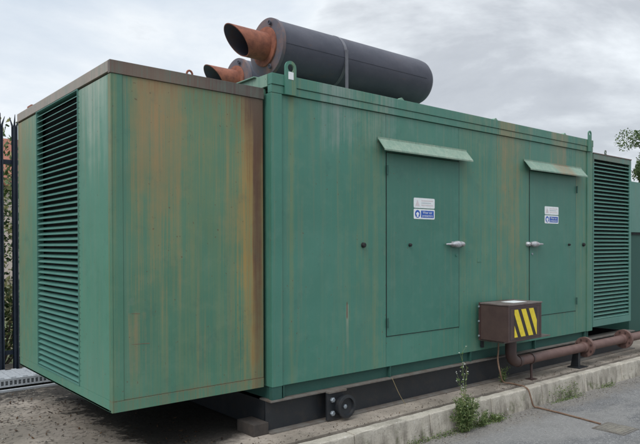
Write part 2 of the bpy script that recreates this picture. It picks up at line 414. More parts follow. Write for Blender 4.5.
# ------------------------------------------------------------------ setting
ZS, ZR, L, W = -.37, -.58, 5.17, 2.36
m = MB(); m.quad([(-400, -400, ZR - .03), (400, -400, ZR - .03), (400, 400, ZR - .03), (-400, 400, ZR - .03)])
structure(m.build('ground', M['ground']))
m = MB(); m.quad([(-60, -9, ZR), (60, -9, ZR), (60, -.40, ZR), (-60, -.40, ZR)])
structure(m.build('road', M['asphalt']))
m = MB(); m.box(-14, 22, -.268, 4.6, ZR - .2, ZS)
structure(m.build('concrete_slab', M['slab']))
m = MB()
kx = -14.0; rk = random.Random(3)
joints = [1.418 - .915 * i for i in range(17, -1, -1)] + [1.418 + .915 * i for i in range(1, 23)]
for a, b in zip(joints, joints[1:]):
    dy, dz = rk.uniform(-.004, .004), rk.uniform(-.004, .004)
    bb = bmesh.new(); bmesh.ops.create_cube(bb, size=1)
    x0, x1 = a + .004, b - .004
    for v in bb.verts:
        yb = -.45 if v.co.z < 0 else -.418
        v.co = Vector(((x0 + x1) / 2 + v.co.x * (x1 - x0), (yb + dy) if v.co.y < 0 else -.313, ZR - .1 if v.co.z < 0 else ZS - .003 + dz))
    bmesh.ops.bevel(bb, geom=bb.edges[:], offset=.014, segments=3, affect='EDGES', profile=.6)
    bmesh.ops.subdivide_edges(bb, edges=[e for e in bb.edges if e.calc_length() > .3], cuts=14, use_grid_fill=True)
    for v in bb.verts:
        v.co.y += .004 * math.sin(v.co.x * 21 + v.co.z * 30) * rk.random()
        v.co.z += .003 * math.sin(v.co.x * 33) * rk.random()
    m.add(bb)
structure(m.build('kerb', M['kerb'], sharp=50))
# joint filler between slab and kerb
m = MB(); m.box(-14, 22, -.3120, -.2685, ZR - .1, ZS - .06)
structure(m.build('joint_filler', M['dark_inside']))

# ------------------------------------------------------------------ generator container
con = thing('generator_container', 'long green steel generator container with two doors standing on the black skid frame', 'generator container', (L / 2, W / 2, 0))
# body core (dark inner box set back from the panels)
MB().box(.06, L - .06, .03, W - .01, .002, 2.46).build('inner_casing', M['dark_green'], con)
PF = .013            # panel face plane
m = MB()
g = .0018
D1, D2 = (1.306, 2.378, .280, 1.995), (3.690, 4.752, .285, 2.003)
zt = 2.343
def pan(x0, x1, z0, z1): m.box(x0 + g, x1 - g, PF, PF + .018, z0, z1, bev=.0015)
pan(.107, D1[0], .001, zt)
pan(D1[0], D1[1], .001, D1[2]); pan(D1[0], D1[1], D1[3], zt)
pan(D1[1], 3.050, .001, zt)
pan(3.050, D2[0], .001, zt)
pan(D2[0], D2[1], .001, D2[2]); pan(D2[0], D2[1], D2[3], zt)
pan(D2[1], 5.03, .001, zt)
m.split('side_panel', M['container'], con)
m = MB()
m.box(0, .105, 0, .10, 0, 2.345, bev=.004); m.box(5.032, L, 0, .10, 0, 2.345, bev=.004)
m.box(0, .105, W - .1, W, 0, 2.345, bev=.004); m.box(5.032, L, W - .1, W, 0, 2.345, bev=.004)
m.split('corner_post', M['container'], con)
m = MB()
for a, b in ((0, 3.049), (3.052, L)):
    m.box(a, b, -.002, .05, 2.347, 2.409, bev=.003)
    m.box(a, b, -.009, .05, 2.412, 2.500, bev=.004)
    m.box(a, b, W - .05, W + .009, 2.347, 2.50, bev=.004)
m.split('roof_rail', M['container'], con)
m = MB()
m.box(-.006, .05, .052, W - .052, 2.40, 2.497, bev=.003)
m.box(L - .05, L + .004, .052, W - .052, 2.40, 2.497, bev=.003)
m.box(-.03, .05, .20, W - .052, 2.4975, 2.506, bev=.002)
m.split('end_rail', M['roof_pale'], con)
m = MB(); m.box(.052, L - .052, .052, W - .052, 2.462, 2.492)
m.build('roof', M['roof_pale'], con)
m = MB(); m.box(.003, .02, .102, W - .102, 0, 2.39); m.box(L - .02, L - .003, .102, W - .102, 0, 2.39)
m.split('end_panel', M['container_side'], con)
# triangular tabs on the roof edge
for x in (1.509, 3.012, 4.467):
    MB().prism([(x - .045, -.004, 2.499), (x + .03, -.004, 2.499), (x - .005, -.004, 2.523)], (0, .05, 0)).build('roof_tab', M['roof_pale'], con)
# rain drip lip at the foot of panels
# lifting lugs
def lug(x, w, z0, z1, y, parent, sticker=False, mat=None, t=.014):
    m = MB(); r_ = w / 2; zc = z1 - r_; hr = r_ * .55
    outer = [(x - r_, z0), (x + r_, z0)] + [(x + r_ * math.cos(a), zc + r_ * math.sin(a)) for a in [PI * k / 12 for k in range(13)]]
    m.box(x - r_, x + r_, y - t, y, z0, zc - r_)
    def outer_pt(a):
        c, n = math.cos(a), math.sin(a)
        if n >= 0: return (x + r_ * c, zc + r_ * n)
        k = 1 / max(abs(c), abs(n)); return (x + r_ * c * k, zc + r_ * n * k)
    fr = []
    for k in range(32):
        a = 2 * PI * k / 32; ox, oz = outer_pt(a)
        fr.append([m.bm.verts.new(p) for p in ((ox, y, oz), (ox, y - t, oz), (x + hr * math.cos(a), y - t, zc + hr * math.sin(a)), (x + hr * math.cos(a), y, zc + hr * math.sin(a)))])
    for k in range(32):
        A_, B_ = fr[k], fr[(k + 1) % 32]
        for j in range(4): m.bm.faces.new((A_[j], A_[(j + 1) % 4], B_[(j + 1) % 4], B_[j]))
    o = m.build('lifting_lug', mat or M['container'], parent)
    if sticker: MB().box(x - .026, x + .026, y - t - .002, y - t - .0002, 2.468, 2.528, bev=.0005).build('sticker', M['white'], o)
    return o
lug(.178, .112, 2.345, 2.618, -.0095, con, True)
lug(5.055, .080, 2.345, 2.615, -.0095, con)

# --- doors
def text_mesh(body, size):
    cu = bpy.data.curves.new('txt', 'FONT'); cu.body = body; cu.size = size; cu.align_x = 'CENTER'; cu.align_y = 'CENTER'; cu.space_line = .85
    o = bpy.data.objects.new('txt', cu); C.objects.link(o)
    dg = bpy.context.evaluated_depsgraph_get(); me = bpy.data.meshes.new_from_object(o.evaluated_get(dg))
    bpy.data.objects.remove(o); bpy.data.curves.remove(cu)
    return me
def put_text(m, body, cx, y, cz, size, mi):
    me = text_mesh(body, size)
    vs = [m.bm.verts.new((cx + v.co.x, y, cz + v.co.y)) for v in me.vertices]
    for p in me.polygons:
        f = m.bm.faces.new([vs[i] for i in p.vertices]); f.material_index = mi
    bpy.data.meshes.remove(me)
def rrect(m, x0, x1, z0, z1, y, r_, mi, t=.0015):
    pts = []
    for cx, cz, a0 in ((x1 - r_, z1 - r_, 0), (x0 + r_, z1 - r_, 90), (x0 + r_, z0 + r_, 180), (x1 - r_, z0 + r_, 270)):
        for k in range(5):
            a = R(a0 + k * 22.5); pts.append((cx + r_ * math.cos(a), y, cz + r_ * math.sin(a)))
    m.prism(pts, (0, -t, 0), mi)
def circ(m, cx, cz, r_, y, mi, t=.0004, sx=1, seg=24):
    m.prism([(cx + sx * r_ * math.cos(2 * PI * k / seg), y, cz + r_ * math.sin(2 * PI * k / seg)) for k in range(seg)], (0, -t, 0), mi)

def door(x0, x1, z0, z1, hinge_left, label, sx, sz, sw):
    DY = .006
    c = .0055
    d = MB().box(x0 + c, x1 - c, DY, DY + .024, z0 + c, z1 - c, bev=.003).build('door', M['door'], con)
    d['label'] = label
    q = MB(); o = .0020; w = .0052
    q.box(x0 - o, x0 + w, PF - .004, PF + .012, z0 - o, z1 + o); q.box(x1 - w, x1 + o, PF - .004, PF + .012, z0 - o, z1 + o)
    q.box(x0 + w + .0001, x1 - w - .0001, PF - .004, PF + .012, z0 - .0, z0 + w - .0002); q.box(x0 + w + .0001, x1 - w - .0001, PF - .004, PF + .012, z1 - w + .0002, z1)
    q.split('door_seal_shade', M['rubber'], con)  # seal strips coloured black to draw the shadow in the door gap
    hx = x0 if hinge_left else x1
    for z in (z1 - .17, z0 + .13):
        MB().lathe([(-.045, 0), (-.045, .009), (.045, .009), (.045, 0)], (hx, -.007, z), 'z', 14).build('hinge', M['dark_green'], d)
    # lever handle
    s = 1 if not hinge_left else -1           # direction of lever tip (towards the hinge side)
    ex = x0 if not hinge_left else x1         # lock edge
    cz = 1.14
    m = MB()
    def ell(cx, w, h, y0, y1, n=22):
        return [Vector((cx + w * math.cos(2 * PI * k / n), 0, cz + h * math.sin(2 * PI * k / n))) for k in range(n)]
    prof = [(-.012, .012, .016), (.010, .026, .024), (.045, .034, .034), (.09, .033, .036), (.13, .022, .028), (.16, .014, .020), (.20, .011, .016), (.235, .009, .012), (.245, .003, .004)]
    rings = []
    for a, hz, dy in prof:
        rings.append([m.bm.verts.new((ex + s * a, -.022 - dy * math.cos(2 * PI * k / 16) * .9, cz + hz * math.sin(2 * PI * k / 16))) for k in range(16)])
    for a, b in zip(rings, rings[1:]):
        for k in range(16):
            f = m.bm.faces.new((a[k], a[(k + 1) % 16], b[(k + 1) % 16], b[k])); f.smooth = True
    m.bm.faces.new(rings[0]); m.bm.faces.new(rings[-1][::-1])
    m.box(*sorted((ex + s * .02, ex + s * .13)), -.004, DY - .0003, cz - .028, cz + .028, bev=.002)
    m.build('handle', M['silver'], d)
    m = MB(); kx_ = ex - s * .040
    m.lathe([(0, .0), (.0, .030), (-.018, .028), (-.038, .02), (-.046, 0)], (kx_, PF - .0003, cz), 'y', 20)
    m.build('latch_keeper', M['silver'], con)
    MB().lathe([(0, 0), (0, .013), (-.008, .012), (-.009, 0)], (ex + s * .05, DY - .0003, cz - .115), 'y', 16).build('keyhole', M['bolt'] if not hinge_left else M['door'], d)
    # two small safety signs
    m = MB(); y = DY - .0003
    rrect(m, sx, sx + sw, sz + .107, sz + .205, y, .012, 0)
    ty = y - .0018
    m.prism([(sx + .02, ty, sz + .125), (sx + .085, ty, sz + .125), (sx + .052, ty, sz + .187)], (0, -.0003, 0), 1)
    for q in range(3): m.box(sx + .11, sx + sw - .025 - .03 * (q % 2), ty - .0003, ty, sz + .130 + q * .022, sz + .140 + q * .022, mi=(1, 2, 1)[q])
    m.build('faded_sign', [M['white'], M['fadedred'], M['fadedgrey']], d)
    m = MB()
    rrect(m, sx, sx + sw, sz, sz + .098, y, .012, 0)
    k = sw / .31
    rrect(m, sx + .105 * k, sx + sw - .014, sz + .014, sz + .084, ty, .004, 1, .0003)
    circ(m, sx + .055 * k, sz + .049, .038, ty, 1, .0003)
    # head wearing ear defenders
    circ(m, sx + .055 * k, sz + .050, .018, ty - .0005, 0, .0003, .8)
    m.box(sx + .055 * k - .013, sx + .055 * k + .013, ty - .0011, ty - .0009, sz + .020, sz + .036, mi=0)
    for q in (-1, 1): circ(m, sx + .055 * k + q * .0165, sz + .050, .009, ty - .0009, 0, .0003, .6)
    put_text(m, 'Wear ear\nprotectors', (sx + .105 * k + sx + sw - .014) / 2, ty - .0012, sz + .049, .036, 0)
    m.build('safety_sign', [M['white'], M['blue']], d, normals=False)
    return d
door(*D1, True, 'left green door with hinges on its left edge', 1.678, 1.385, .308)
door(*D2, False, 'right green door with hinges on its right edge', 4.012, 1.390, .312)
# door stops and plugs
for x, r_, par in ((1.010, .024, 'w'), (1.619, .016, 'd'), (4.568, .014, 'd'), (4.945, .024, 'w')):
    y = PF if par == 'w' else .006
    MB().lathe([(0, 0), (0, r_), (-.022, r_ * .9), (-.027, r_ * .6), (-.027, 0)], (x, y - .0004, 1.133), 'y', 20).build('rubber_stop', M['rubber'], con)
# rain hoods over the doors
for x0, x1 in ((1.19, 2.49), (3.565, 4.87)):
    m = MB(); t = .004
    A = (0.004, 2.112); B = (-.012, 2.112); Cc = (-.086, 2.000); Dd = (-.086, 1.990)
    prof = [(.004, 2.098), (.004, 2.122), (-.003, 2.122), (-.003, 2.106), (-.088, 2.004), (-.088, 1.990), (-.083, 1.990), (-.083, 2.001), (-.004, 2.098)]
    m.prism([(x0, a, b) for a, b in prof], (x1 - x0, 0, 0))
    m.build('rain_hood', M['hood'], con, sharp=20)
MB().box(2.69, 2.76, PF - .0035, PF - .0005, .95, .99).build('seam_patch', M['container'], con)
# base rail below the panels
m = MB()
m.box(.015, L - .015, .050, .066, -.1035, 0)
m.box(.004, .10, .004, .0495, -.1035, -.0005)
for x in (.118, 1.355, 2.58, 3.816, 5.0): m.box(x, x + .010, .012, .0495, -.1035, -.0005)
m.box(.015, L - .015, W - .07, W - .05, -.1035, 0)
m.box(.015, .03, .07, W - .07, -.1035, 0); m.box(L - .03, L - .015, .07, W - .07, -.1035, 0)
m.split('base_rail', M['dark_green'], con)

# ------------------------------------------------------------------ skid frame
sk = thing('skid_frame', 'black steel I-beam skid frame on the concrete slab under the green container', 'skid frame', (L / 2, W / 2, ZS))
def ibeam(y0, y1):
    m = MB(); yc = (y0 + y1) / 2
    m.box(-.02, 6.4, yc - .006, yc + .006, ZS + .0145, -.1185)
    m.build('web', M['black_steel'], sk)
    m = MB()
    m.box(-.02, 6.4, y0, y1, -.118, -.104, bev=.002)
    m.box(-.02, 6.4, y0, y1, ZS + .001, ZS + .014, bev=.002)
    m.split('flange', M['flange_edge'], sk)
ibeam(-.012, .15); ibeam(W - .15, W + .012)
m = MB()
for x in (-.016, 1.6, 3.2, 4.8, 6.38): m.box(x, x + .012, .088, W - .088, ZS + .016, -.1185)
m.split('cross_member', M['black_steel'], sk)
MB().box(-.165, -.022, .02, .26, ZS + .001, ZS + .095, bev=.006).build('foot_block', M['foot'], sk)
# trunnion bracket
tb = MB().box(.545, .735, -.034, -.0125, -.355, -.125, bev=.004).build('lifting_bracket', M['black_steel'], sk)
MB().box(.545, .745, -.060, -.0125, -.123, -.105, bev=.003).build('cap_plate', M['flange_edge'], tb)
for z in (-.185, -.300):
    MB().lathe([(0, 0), (0, .023), (-.016, .023), (-.022, .016), (-.022, 0)], (.600, -.0345, z), 'y', 6).build('bolt', M['bolt'], tb)
m = MB(); cx, cz = .712, -.248
m.lathe([(0, .085), (-.05, .085), (-.052, .098), (-.062, .100), (-.072, .098), (-.074, .075), (-.052, .070), (-.045, 0)], (cx, -.0345, cz), 'y', 36)
m.build('lifting_wheel', M['black_steel'], tb)
MB().lathe([(0, 0), (0, .020), (-.014, .020), (-.018, .012), (-.018, 0)], (cx - .012, -.080, cz), 'y', 6).build('bolt', M['bolt'], tb)

# ------------------------------------------------------------------ louvred boxes at both ends
def louvre(name, p0, p1, z0, z1, plane, axis, pitch, mat, parent, out=-1):
    """slats spanning p0..p1; 'plane' is the outer face coordinate; axis = direction the slats run"""
    lr = random.Random(4); m = MB(); n = int((z1 - z0) / pitch); pitch = (z1 - z0) / n
    for i in range(n):
        z = z0 + i * pitch + .004 + lr.uniform(-.0008, .0008)
        prof = [(0, z - .001), (.0016, z - .001), (.0016, z + .0035), (.036, z + pitch * .53), (.036, z + pitch * .53 + .002), (.0, z + .0055)]
        if axis == 'y': m.prism([(plane + a, p0, b) for a, b in prof], (0, p1 - p0, 0))
        else: m.prism([(p0, plane + a, b) for a, b in prof], (p1 - p0, 0, 0))
    return m.build(name, mat, parent, sharp=20)
XL = -1.272; YF = .066; ZP = 2.382
pl = thing('louvred_box', 'large rust-streaked green louvred box on the left end of the container, its louvres facing left', 'louvred box', (XL / 2, W / 2, 0))
XR = -.034
m = MB()
m.box(XL + .085, XR, YF + .004, YF + .02, .078, 2.292)            # front sheet, between the folded edges
m.box(XL, XR, W - .016, W, 0, 2.292)
m.box(XR - .012, XR, YF + .0205, W - .0165, 0, 2.292)
m.split('casing_panel', M['plenum_front'], pl)
m = MB()
m.box(XL + .012, XL + .083, YF, YF + .02, .0765, 2.2925, bev=.002)
m.box(XL + .012, XR, YF, YF + .02, 0, .075, bev=.002)
m.box(XL, XL + .0115, YF, YF + .05, 0, 2.2925, bev=.0035)
m.split('corner_edge', M['plenum_front'], pl)
LY0, LY1, LZ0, LZ1 = .712, 1.752, .098, 2.300
m = MB()
m.box(XL + .002, XL + .016, YF + .051, LY0 - .012, .078, 2.292, bev=.0015)
m.box(XL + .002, XL + .016, LY1 + .012, W, .078, 2.292, bev=.0015)
m.box(XL, XL + .016, YF + .051, W, 0, .0765, bev=.002)
m.split('end_panel', M['plenum_end'], pl)
m = MB(); MB_ = m
m.box(XL - .004, XL + .05, LY0 - .0115, LY0 - .0005, .0785, 2.306); m.box(XL - .004, XL + .05, LY1 + .0005, LY1 + .0115, .0785, 2.306)
m.box(XL - .003, XL + .05, LY0, LY1, .0785, .092); m.box(XL - .003, XL + .05, LY0, LY1, 2.298, 2.306)
rv = m.split('louvre_frame', M['louvre'], pl)[0]
m = MB()
for i in range(52):
    z = .12 + i * .0425
    for y in (LY0 - .03, ): m.lathe([(0, .0045), (-.002, .0035), (-.003, 0)], (XL + .0018, y, z), 'x', 6)
m.split('rivet', M['dark_green'], rv)
louvre('louvre_panel', LY0, LY1, LZ0, LZ1 - .004, XL, 'y', .0462, M['louvre'], pl)
MB().box(XL + .075, XL + .085, LY0 - .1, LY1 + .1, .08, 2.29).build('louvre_back', M['dark_inside'], pl)
m = MB(); m.box(XL - .006, XR + .004, YF - .006, YF + .03, 2.294, ZP, bev=.003); m.box(XL, XR, YF + .0305, W, 2.36, ZP - .002)
m.box(XL, XR, W - .02, W + .006, 2.294, 2.358)
m.split('roof_edge', M['trim_rust'], pl)
MB().box(XL - .006, XL + .03, YF + .031, W + .006, 2.307, ZP, bev=.003).build('end_roof_edge', M['trim_end'], pl)
MB().box(XL, XR, YF + .021, W - .017, .002, .014).build('floor_plate', M['dark_green'], pl)
m = MB()
# thin rusty scratches near the foot of the front sheet
for x0, x1, z, t in ((-1.135, -1.07, .665, .003), (-1.13, -1.00, .452, .004)):
    m.prism([(x0, YF + .0036, z), (x1, YF + .0036, z - .006), (x1, YF + .0036, z - .006 + t), (x0, YF + .0036, z + t * .6)], (0, -.0006, 0))
m.split('scratch', M['hose'], pl)
def ring_eye(x, y, z, r_, t, parent, mat):
    m = MB(); m.tube([(x + r_ * math.cos(a), y, z + r_ * 1.3 * math.sin(a)) for a in [2 * PI * k / 16 for k in range(17)]], t, 8, caps=False)
    m.box(x - r_ * .6, x + r_ * .6, y - .015, y + .015, z - r_ * 1.6, z - r_ * 1.2)
    return m.build('lifting_eye', mat, parent)
ring_eye(-.60, .22, 2.425, .024, .008, pl, M['rust'])
# cable stub between box and container
MB().box(XR + .0005, -.0085, .11, .13, 2.30, 2.36).build('gap_gasket', M['rubber'], pl)

X1 = 5.20; XR2 = 6.302; ZT2 = 2.338; ZB2 = .040
pr_ = thing('louvred_box', 'smaller green louvred box on the right end of the container, facing the road', 'louvred box', ((X1 + XR2) / 2, W / 2, 0))
m = MB()
m.box(X1, X1 + .02, .006, .03, ZB2, ZT2 - .002, bev=.002); m.box(XR2 - .05, XR2, .006, .03, ZB2, ZT2 - .002, bev=.002)
m.box(X1 + .021, XR2 - .051, .006, .03, ZB2, .130, bev=.002); m.box(X1 + .021, XR2 - .051, .006, .03, 2.266, ZT2 - .002, bev=.002)
m.split('louvre_frame', M['louvre_far'], pr_)
louvre('louvre_panel', X1 + .0215, XR2 - .0515, .133, 2.262, .008, 'x', .0515, M['louvre_far'], pr_)
MB().box(X1 + .02, XR2 - .05, .075, .085, .12, 2.27).build('louvre_back', M['dark_inside'], pr_)
m = MB(); m.box(X1, XR2, W - .016, W, ZB2, ZT2 - .003); m.box(XR2 - .012, XR2, .0305, W - .0165, ZB2, ZT2 - .003)
m.box(X1, XR2 - .0125, .0305, W - .0165, ZB2, ZB2 + .012)
m.split('casing_panel', M['container_side'], pr_)
MB().box(X1 - .005, XR2 + .006, .0, W + .004, ZT2 - .0015, ZT2 + .012, bev=.002).build('roof_edge', M['trim_rust'], pr_)
ring_eye(5.62, .05, ZT2 + .055, .02, .007, pr_, M['louvre_far'])

# ------------------------------------------------------------------ exhaust silencers
def silencer(x0, x1, y, z, label, tipx):
    r_ = .241
    root = thing('exhaust_silencer', label, 'exhaust silencer', ((x0 + x1) / 2, y, 2.5), 'exhaust silencers on the roof')
    m = MB(); o = (0, y, z)
    m.lathe([(x0 + .012, r_ * .97), (x0 + .012, r_), (x0 + .6, r_ * 1.002), (x1 - .14, r_), (x1 - .07, r_ * .97), (x1 - .025, r_ * .87), (x1, r_ * .68), (x1 + .012, r_ * .4), (x1 + .016, 0)], o, 'x', 56)
    # lap seam of the cladding
    m.box(x0 + .03, x1 - .16, y - r_ - .0025, y - r_ + .01, z - .012, z - .006)
    body = m.build('silencer_body', M['silencer'], root, sharp=60)
    m = MB()
    m.lathe([(x0 + .03, r_ + .001), (x0 + .03, r_ + .008), (x0 - .002, r_ + .008), (x0 - .006, r_ - .012), (x0 - .012, r_ * .62), (x0 - .012, .12)], o, 'x', 56)
    cap = m.build('end_cap', M['silencer_cap'], root)
    m = MB(); m.lathe([(x0 - .013, .170), (x0 - .026, .168), (x0 - .030, .14), (x0 - .030, .10)], o, 'x', 40); m.build('pipe_flange', M['rust'], cap)
    for a in (115, 245, 20):
        ya, za = y - math.cos(R(a)) * (r_ - .035) * -1, z + math.sin(R(a)) * (r_ - .035)
        q = MB(); q.tube([(x0 - .03, ya + .016 * math.cos(b), za + .016 * math.sin(b)) for b in [2 * PI * k / 12 for k in range(13)]], .006, 8, caps=False)
        q.box(x0 - .03, x0 - .012, ya - .006, ya + .006, za - .02, za + .006)
        q.build('cap_eye', M['silencer'], cap)
    m = MB()
    m.lathe([(x0 + .70, r_ + .001), (x0 + .70, r_ + .003), (x0 + .735, r_ + .003), (x0 + .735, r_ + .001)], o, 'x', 56)
    m.build('strap', M['strap'], root)
    MB().prism([(x0 + .70, y - r_ - .004, z + .06), (x0 + .735, y - r_ - .004, z + .06), (x0 + .735, y - r_ - .004, 2.494), (x0 + .70, y - r_ - .004, 2.494)], (0, -.004, 0)).build('strap_leg', M['strap'], root)
    # mitred outlet pipe
    pr = .118; m = MB(); seg = 48; rings = []
    def ring(xf, rad): return [m.bm.verts.new((xf(k), y + rad * math.cos(2 * PI * k / seg), z + rad * math.sin(2 * PI * k / seg))) for k in range(seg)]
    cut = lambda k, rr: tipx + .098 - .098 * math.sin(2 * PI * k / seg)
    a = ring(lambda k: x0 - .025, pr); a1 = ring(lambda k: x0 - .06, pr)
    b = ring(lambda k: cut(k, pr), pr); c_ = ring(lambda k: cut(k, pr), pr - .007); d_ = ring(lambda k: x0 - .04, pr - .008)
    for r0, r1, mi in ((a, a1, 0), (a1, b, 0), (b, c_, 0), (c_, d_, 1)):
        for k in range(seg):
            f = m.bm.faces.new((r0[k], r0[(k + 1) % seg], r1[(k + 1) % seg], r1[k])); f.smooth = True; f.material_index = mi
    f = m.bm.faces.new(d_); f.material_index = 1
    m.build('outlet_pipe', [M['rust'], M['rust_dark']], root)
    for sx in (x0 + .35, x1 - .4):
        m = MB(); m.prism([(sx, y - .11, 2.494), (sx, y + .11, 2.494), (sx, y + .09, z - .2335), (sx, y, z - .2505), (sx, y - .09, z - .2335)], (.04, 0, 0))
        m.build('saddle', M['black_steel'], root)
    return root
silencer(.255, 2.245, .43, 2.852, 'large dark grey exhaust silencer nearest the front, with its rusty mitred pipe fully in view', -.15)
silencer(.70, 2.70, 1.62, 2.862, 'rear exhaust silencer mostly hidden behind the front one, only its rusty pipe end in view', .325)

# ------------------------------------------------------------------ brown box, pipe, cable, cover
bx0, bx1, by0, by1, bz0, bz1 = 2.668, 3.288, -.388, -.045, .133, .519
jb = thing('junction_box', 'brown steel box with yellow hazard stripes mounted low on the container between the doors', 'junction box', ((bx0 + bx1) / 2, -.2, bz0))
MB().box(bx0, bx1, by0, by1, bz0, bz1 - .012, bev=.005).build('casing', M['brown'], jb)
MB().box(bx0 - .008, bx1 + .008, by0 - .008, by1, bz1 - .0115, bz1 + .002, bev=.003).build('lid', M['box_top'], jb)
MB().box(bx0 - .012, bx1 + .012, -.0445, -.032, bz0 - .01, bz1 + .004).build('back_flange', M['brown'], jb)
MB().box(bx0 + .05, bx1 - .05, -.0315, .0075, bz0 + .05, bz1 - .05).build('wall_spacer', M['black_steel'], jb)
m = MB()
for z in (.17, .325, .48): m.lathe([(0, .011), (-.008, .011), (-.011, 0)], (bx0 - .0125, -.039, z), 'x', 8)
m.split('flange_bolt', M['bolt'], jb)
MB().box(2.90, 3.14, -.30, -.14, bz1 + .0022, bz1 + .0035).build('white_sticker', M['white'], jb)
# hazard stripes as clipped polygons
hx0, hx1, hz0, hz1 = 2.775, 3.192, .176, .462
def clip(poly, x0, x1):
    for s_, c in ((1, x0), (-1, x1)):
        out = []
        for (ax, az), (cx_, cz_) in zip(poly, poly[1:] + poly[:1]):
            ia, ic = s_ * (ax - c) >= 0, s_ * (cx_ - c) >= 0
            if ia: out.append((ax, az))
            if ia != ic:
                t = (c - ax) / (cx_ - ax); out.append((c, az + t * (cz_ - az)))
        poly = out
        if not poly: break
    return poly
m = MB()
wd = hx1 - hx0
for k in range(-1, 3):
    u = -.055 + .345 * k
    poly = [(hx0 + wd * u, hz1), (hx0 + wd * (u + .205), hz1), (hx0 + wd * (u + .205 + .34), hz0), (hx0 + wd * (u + .34), hz0)]
    poly = clip(poly, hx0, hx1)
    if len(poly) >= 3: m.prism([(a, by0 - .0013, b) for a, b in poly], (0, -.0010, 0))
m.build('hazard_stripes', M['yellow'], jb)
MB().box(hx0 - .004, hx1 + .004, by0 - .0012, by0 + .0002, hz0 - .004, hz1 + .004).build('hazard_plate', M['plate_dark'], jb)
m = MB(); t = .003
for a in ((bx0 + .03, bx1 - .03, bz1 - .040, bz1 - .037), (bx0 + .03, bx1 - .03, bz0 + .022, bz0 + .025)): m.box(a[0], a[1], by0 - .0016, by0 - .0002, a[2], a[3])
for x in (bx0 + .03, bx1 - .033): m.box(x, x + t, by0 - .0016, by0 - .0002, bz0 + .0255, bz1 - .0405)
m.build('cover_edge', M['black_steel'], jb)
MB().box(2.72, 3.62, -.30, -.013, .108, .122).build('support_shelf', M['flange_edge'], jb)
MB().box(2.74, 2.78, -.012, .006, .03, .107).build('shelf_bracket', M['black_steel'], jb)

PY, PZ, PRr = -.184, -.137, .055
pp = thing('drain_pipe', 'long rusty brown flanged pipe running along the slab from under the hazard-striped box', 'pipe', (5, PY, ZS))
ex = 3.02
pts = [(ex, PY, .107), (ex, PY, -.02)] + [(ex + .12 - .12 * math.cos(a), PY, -.02 - .117 * math.sin(a)) for a in [PI / 2 * k / 8 for k in range(1, 9)]]
MB().tube(pts, .060, 24).build('elbow', M['brown'], pp)
MB().tube([(ex + .121, PY, PZ), (9.5, PY, PZ)], PRr, 24).build('pipe', M['pipe_brown'], pp)
MB().lathe([(ex + .115, PRr), (ex + .115, .066), (ex + .16, .066), (ex + .16, PRr)], (0, PY, PZ), 'x', 24).build('collar', M['brown'], pp)
for fx in (4.62, 5.66, 7.4):
    m = MB()
    for d in (-.022, .004): m.lathe([(d, PRr), (d, .122), (d + .003, .125), (d + .015, .125), (d + .018, .122), (d + .018, PRr)], (fx, PY, PZ), 'x', 32)
    m.lathe([(-.06, PRr), (-.05, PRr + .008), (-.022, PRr + .012)], (fx, PY, PZ), 'x', 24)
    m.lathe([(.022, PRr + .012), (.05, PRr + .008), (.06, PRr)], (fx, PY, PZ), 'x', 24)
    f = m.build('flange', M['pipe_brown'], pp)
    q = MB()
    for k in range(8):
        a = 2 * PI * (k + .5) / 8
        q.lathe([(-.036, 0), (-.036, .011), (-.0225, .011)], (fx, PY + .098 * math.cos(a), PZ + .098 * math.sin(a)), 'x', 6)
        q.lathe([(.0225, .011), (.036, .011), (.036, 0)], (fx, PY + .098 * math.cos(a), PZ + .098 * math.sin(a)), 'x', 6)
    q.split('flange_bolt', M['brown'], f)
def support(x):
    m = MB(); m.tube([(x, PY - .01, ZS + .008), (x, PY - .01, PZ - PRr + .01)], .014, 12)
    m.box(x - .05, x + .05, PY - .055, PY + .035, ZS + .0005, ZS + .008)
    m.lathe([(-.014, PRr + .0008), (-.014, PRr + .008), (.014, PRr + .008), (.014, PRr + .0008)], (x, PY, PZ), 'x', 24)
    m.build('support_post', M['brown'], pp)
support(3.405); support(6.7)
m = MB(); m.box(4.36, 4.56, PY - .07, PY + .09, ZS + .0005, ZS + .012); m.prism([(4.42, PY - .02, ZS + .012), (4.42, PY + .08, ZS + .012), (4.42, PY + .05, PZ - .052), (4.42, PY - .02, PZ - .052)], (.05, 0, 0))
m.build('support_block', M['black_steel'], pp)

def smooth_path(pts, n=8):
    P_ = [Vector(p) for p in pts]; P_ = [P_[0]] + P_ + [P_[-1]]; out = []
    for i in range(1, len(P_) - 2):
        for k in range(n):
            t = k / n; a, b, c, d = P_[i - 1:i + 3]
            out.append(.5 * ((2 * b) + (c - a) * t + (2 * a - 5 * b + 4 * c - d) * t * t + (3 * b - a - 3 * c + d) * t ** 3))
    out.append(P_[-2]); return out
cb = [(2.86, -.14, .107), (2.855, -.14, .0), (2.84, -.145, -.10), (2.83, -.18, -.22), (2.90, -.17, -.33), (3.00, -.20, -.357), (2.985, -.30, -.357), (2.955, -.385, -.352), (2.965, -.432, -.385), (2.985, -.450, -.47), (3.015, -.462, -.555), (3.05, -.50, -.569), (3.03, -.75, -.570), (3.0, -1.0, -.571), (2.965, -1.20, -.571)]
tag(MB().tube(smooth_path(cb), .0085, 8).build('cable', M['hose'], origin=(3.0, -.4, ZS)), 'thin rusty cable trailing from the hazard-striped box over the kerb into the road', 'cable')
cv = thing('utility_cover', 'small rectangular dusty cover plate set in the asphalt road', 'utility cover', (2.94, -1.35, ZR))
m = MB()
fx0, fx1, fy0, fy1 = 2.785, 3.095, -1.50, -1.205
for a in ((fx0, fx1, fy0, fy0 + .022), (fx0, fx1, fy1 - .022, fy1), (fx0, fx0 + .022, fy0 + .0225, fy1 - .0225), (fx1 - .022, fx1, fy0 + .0225, fy1 - .0225)): m.box(*a, ZR - .01, ZR + .006)
m.build('frame', M['flange_edge'], cv)
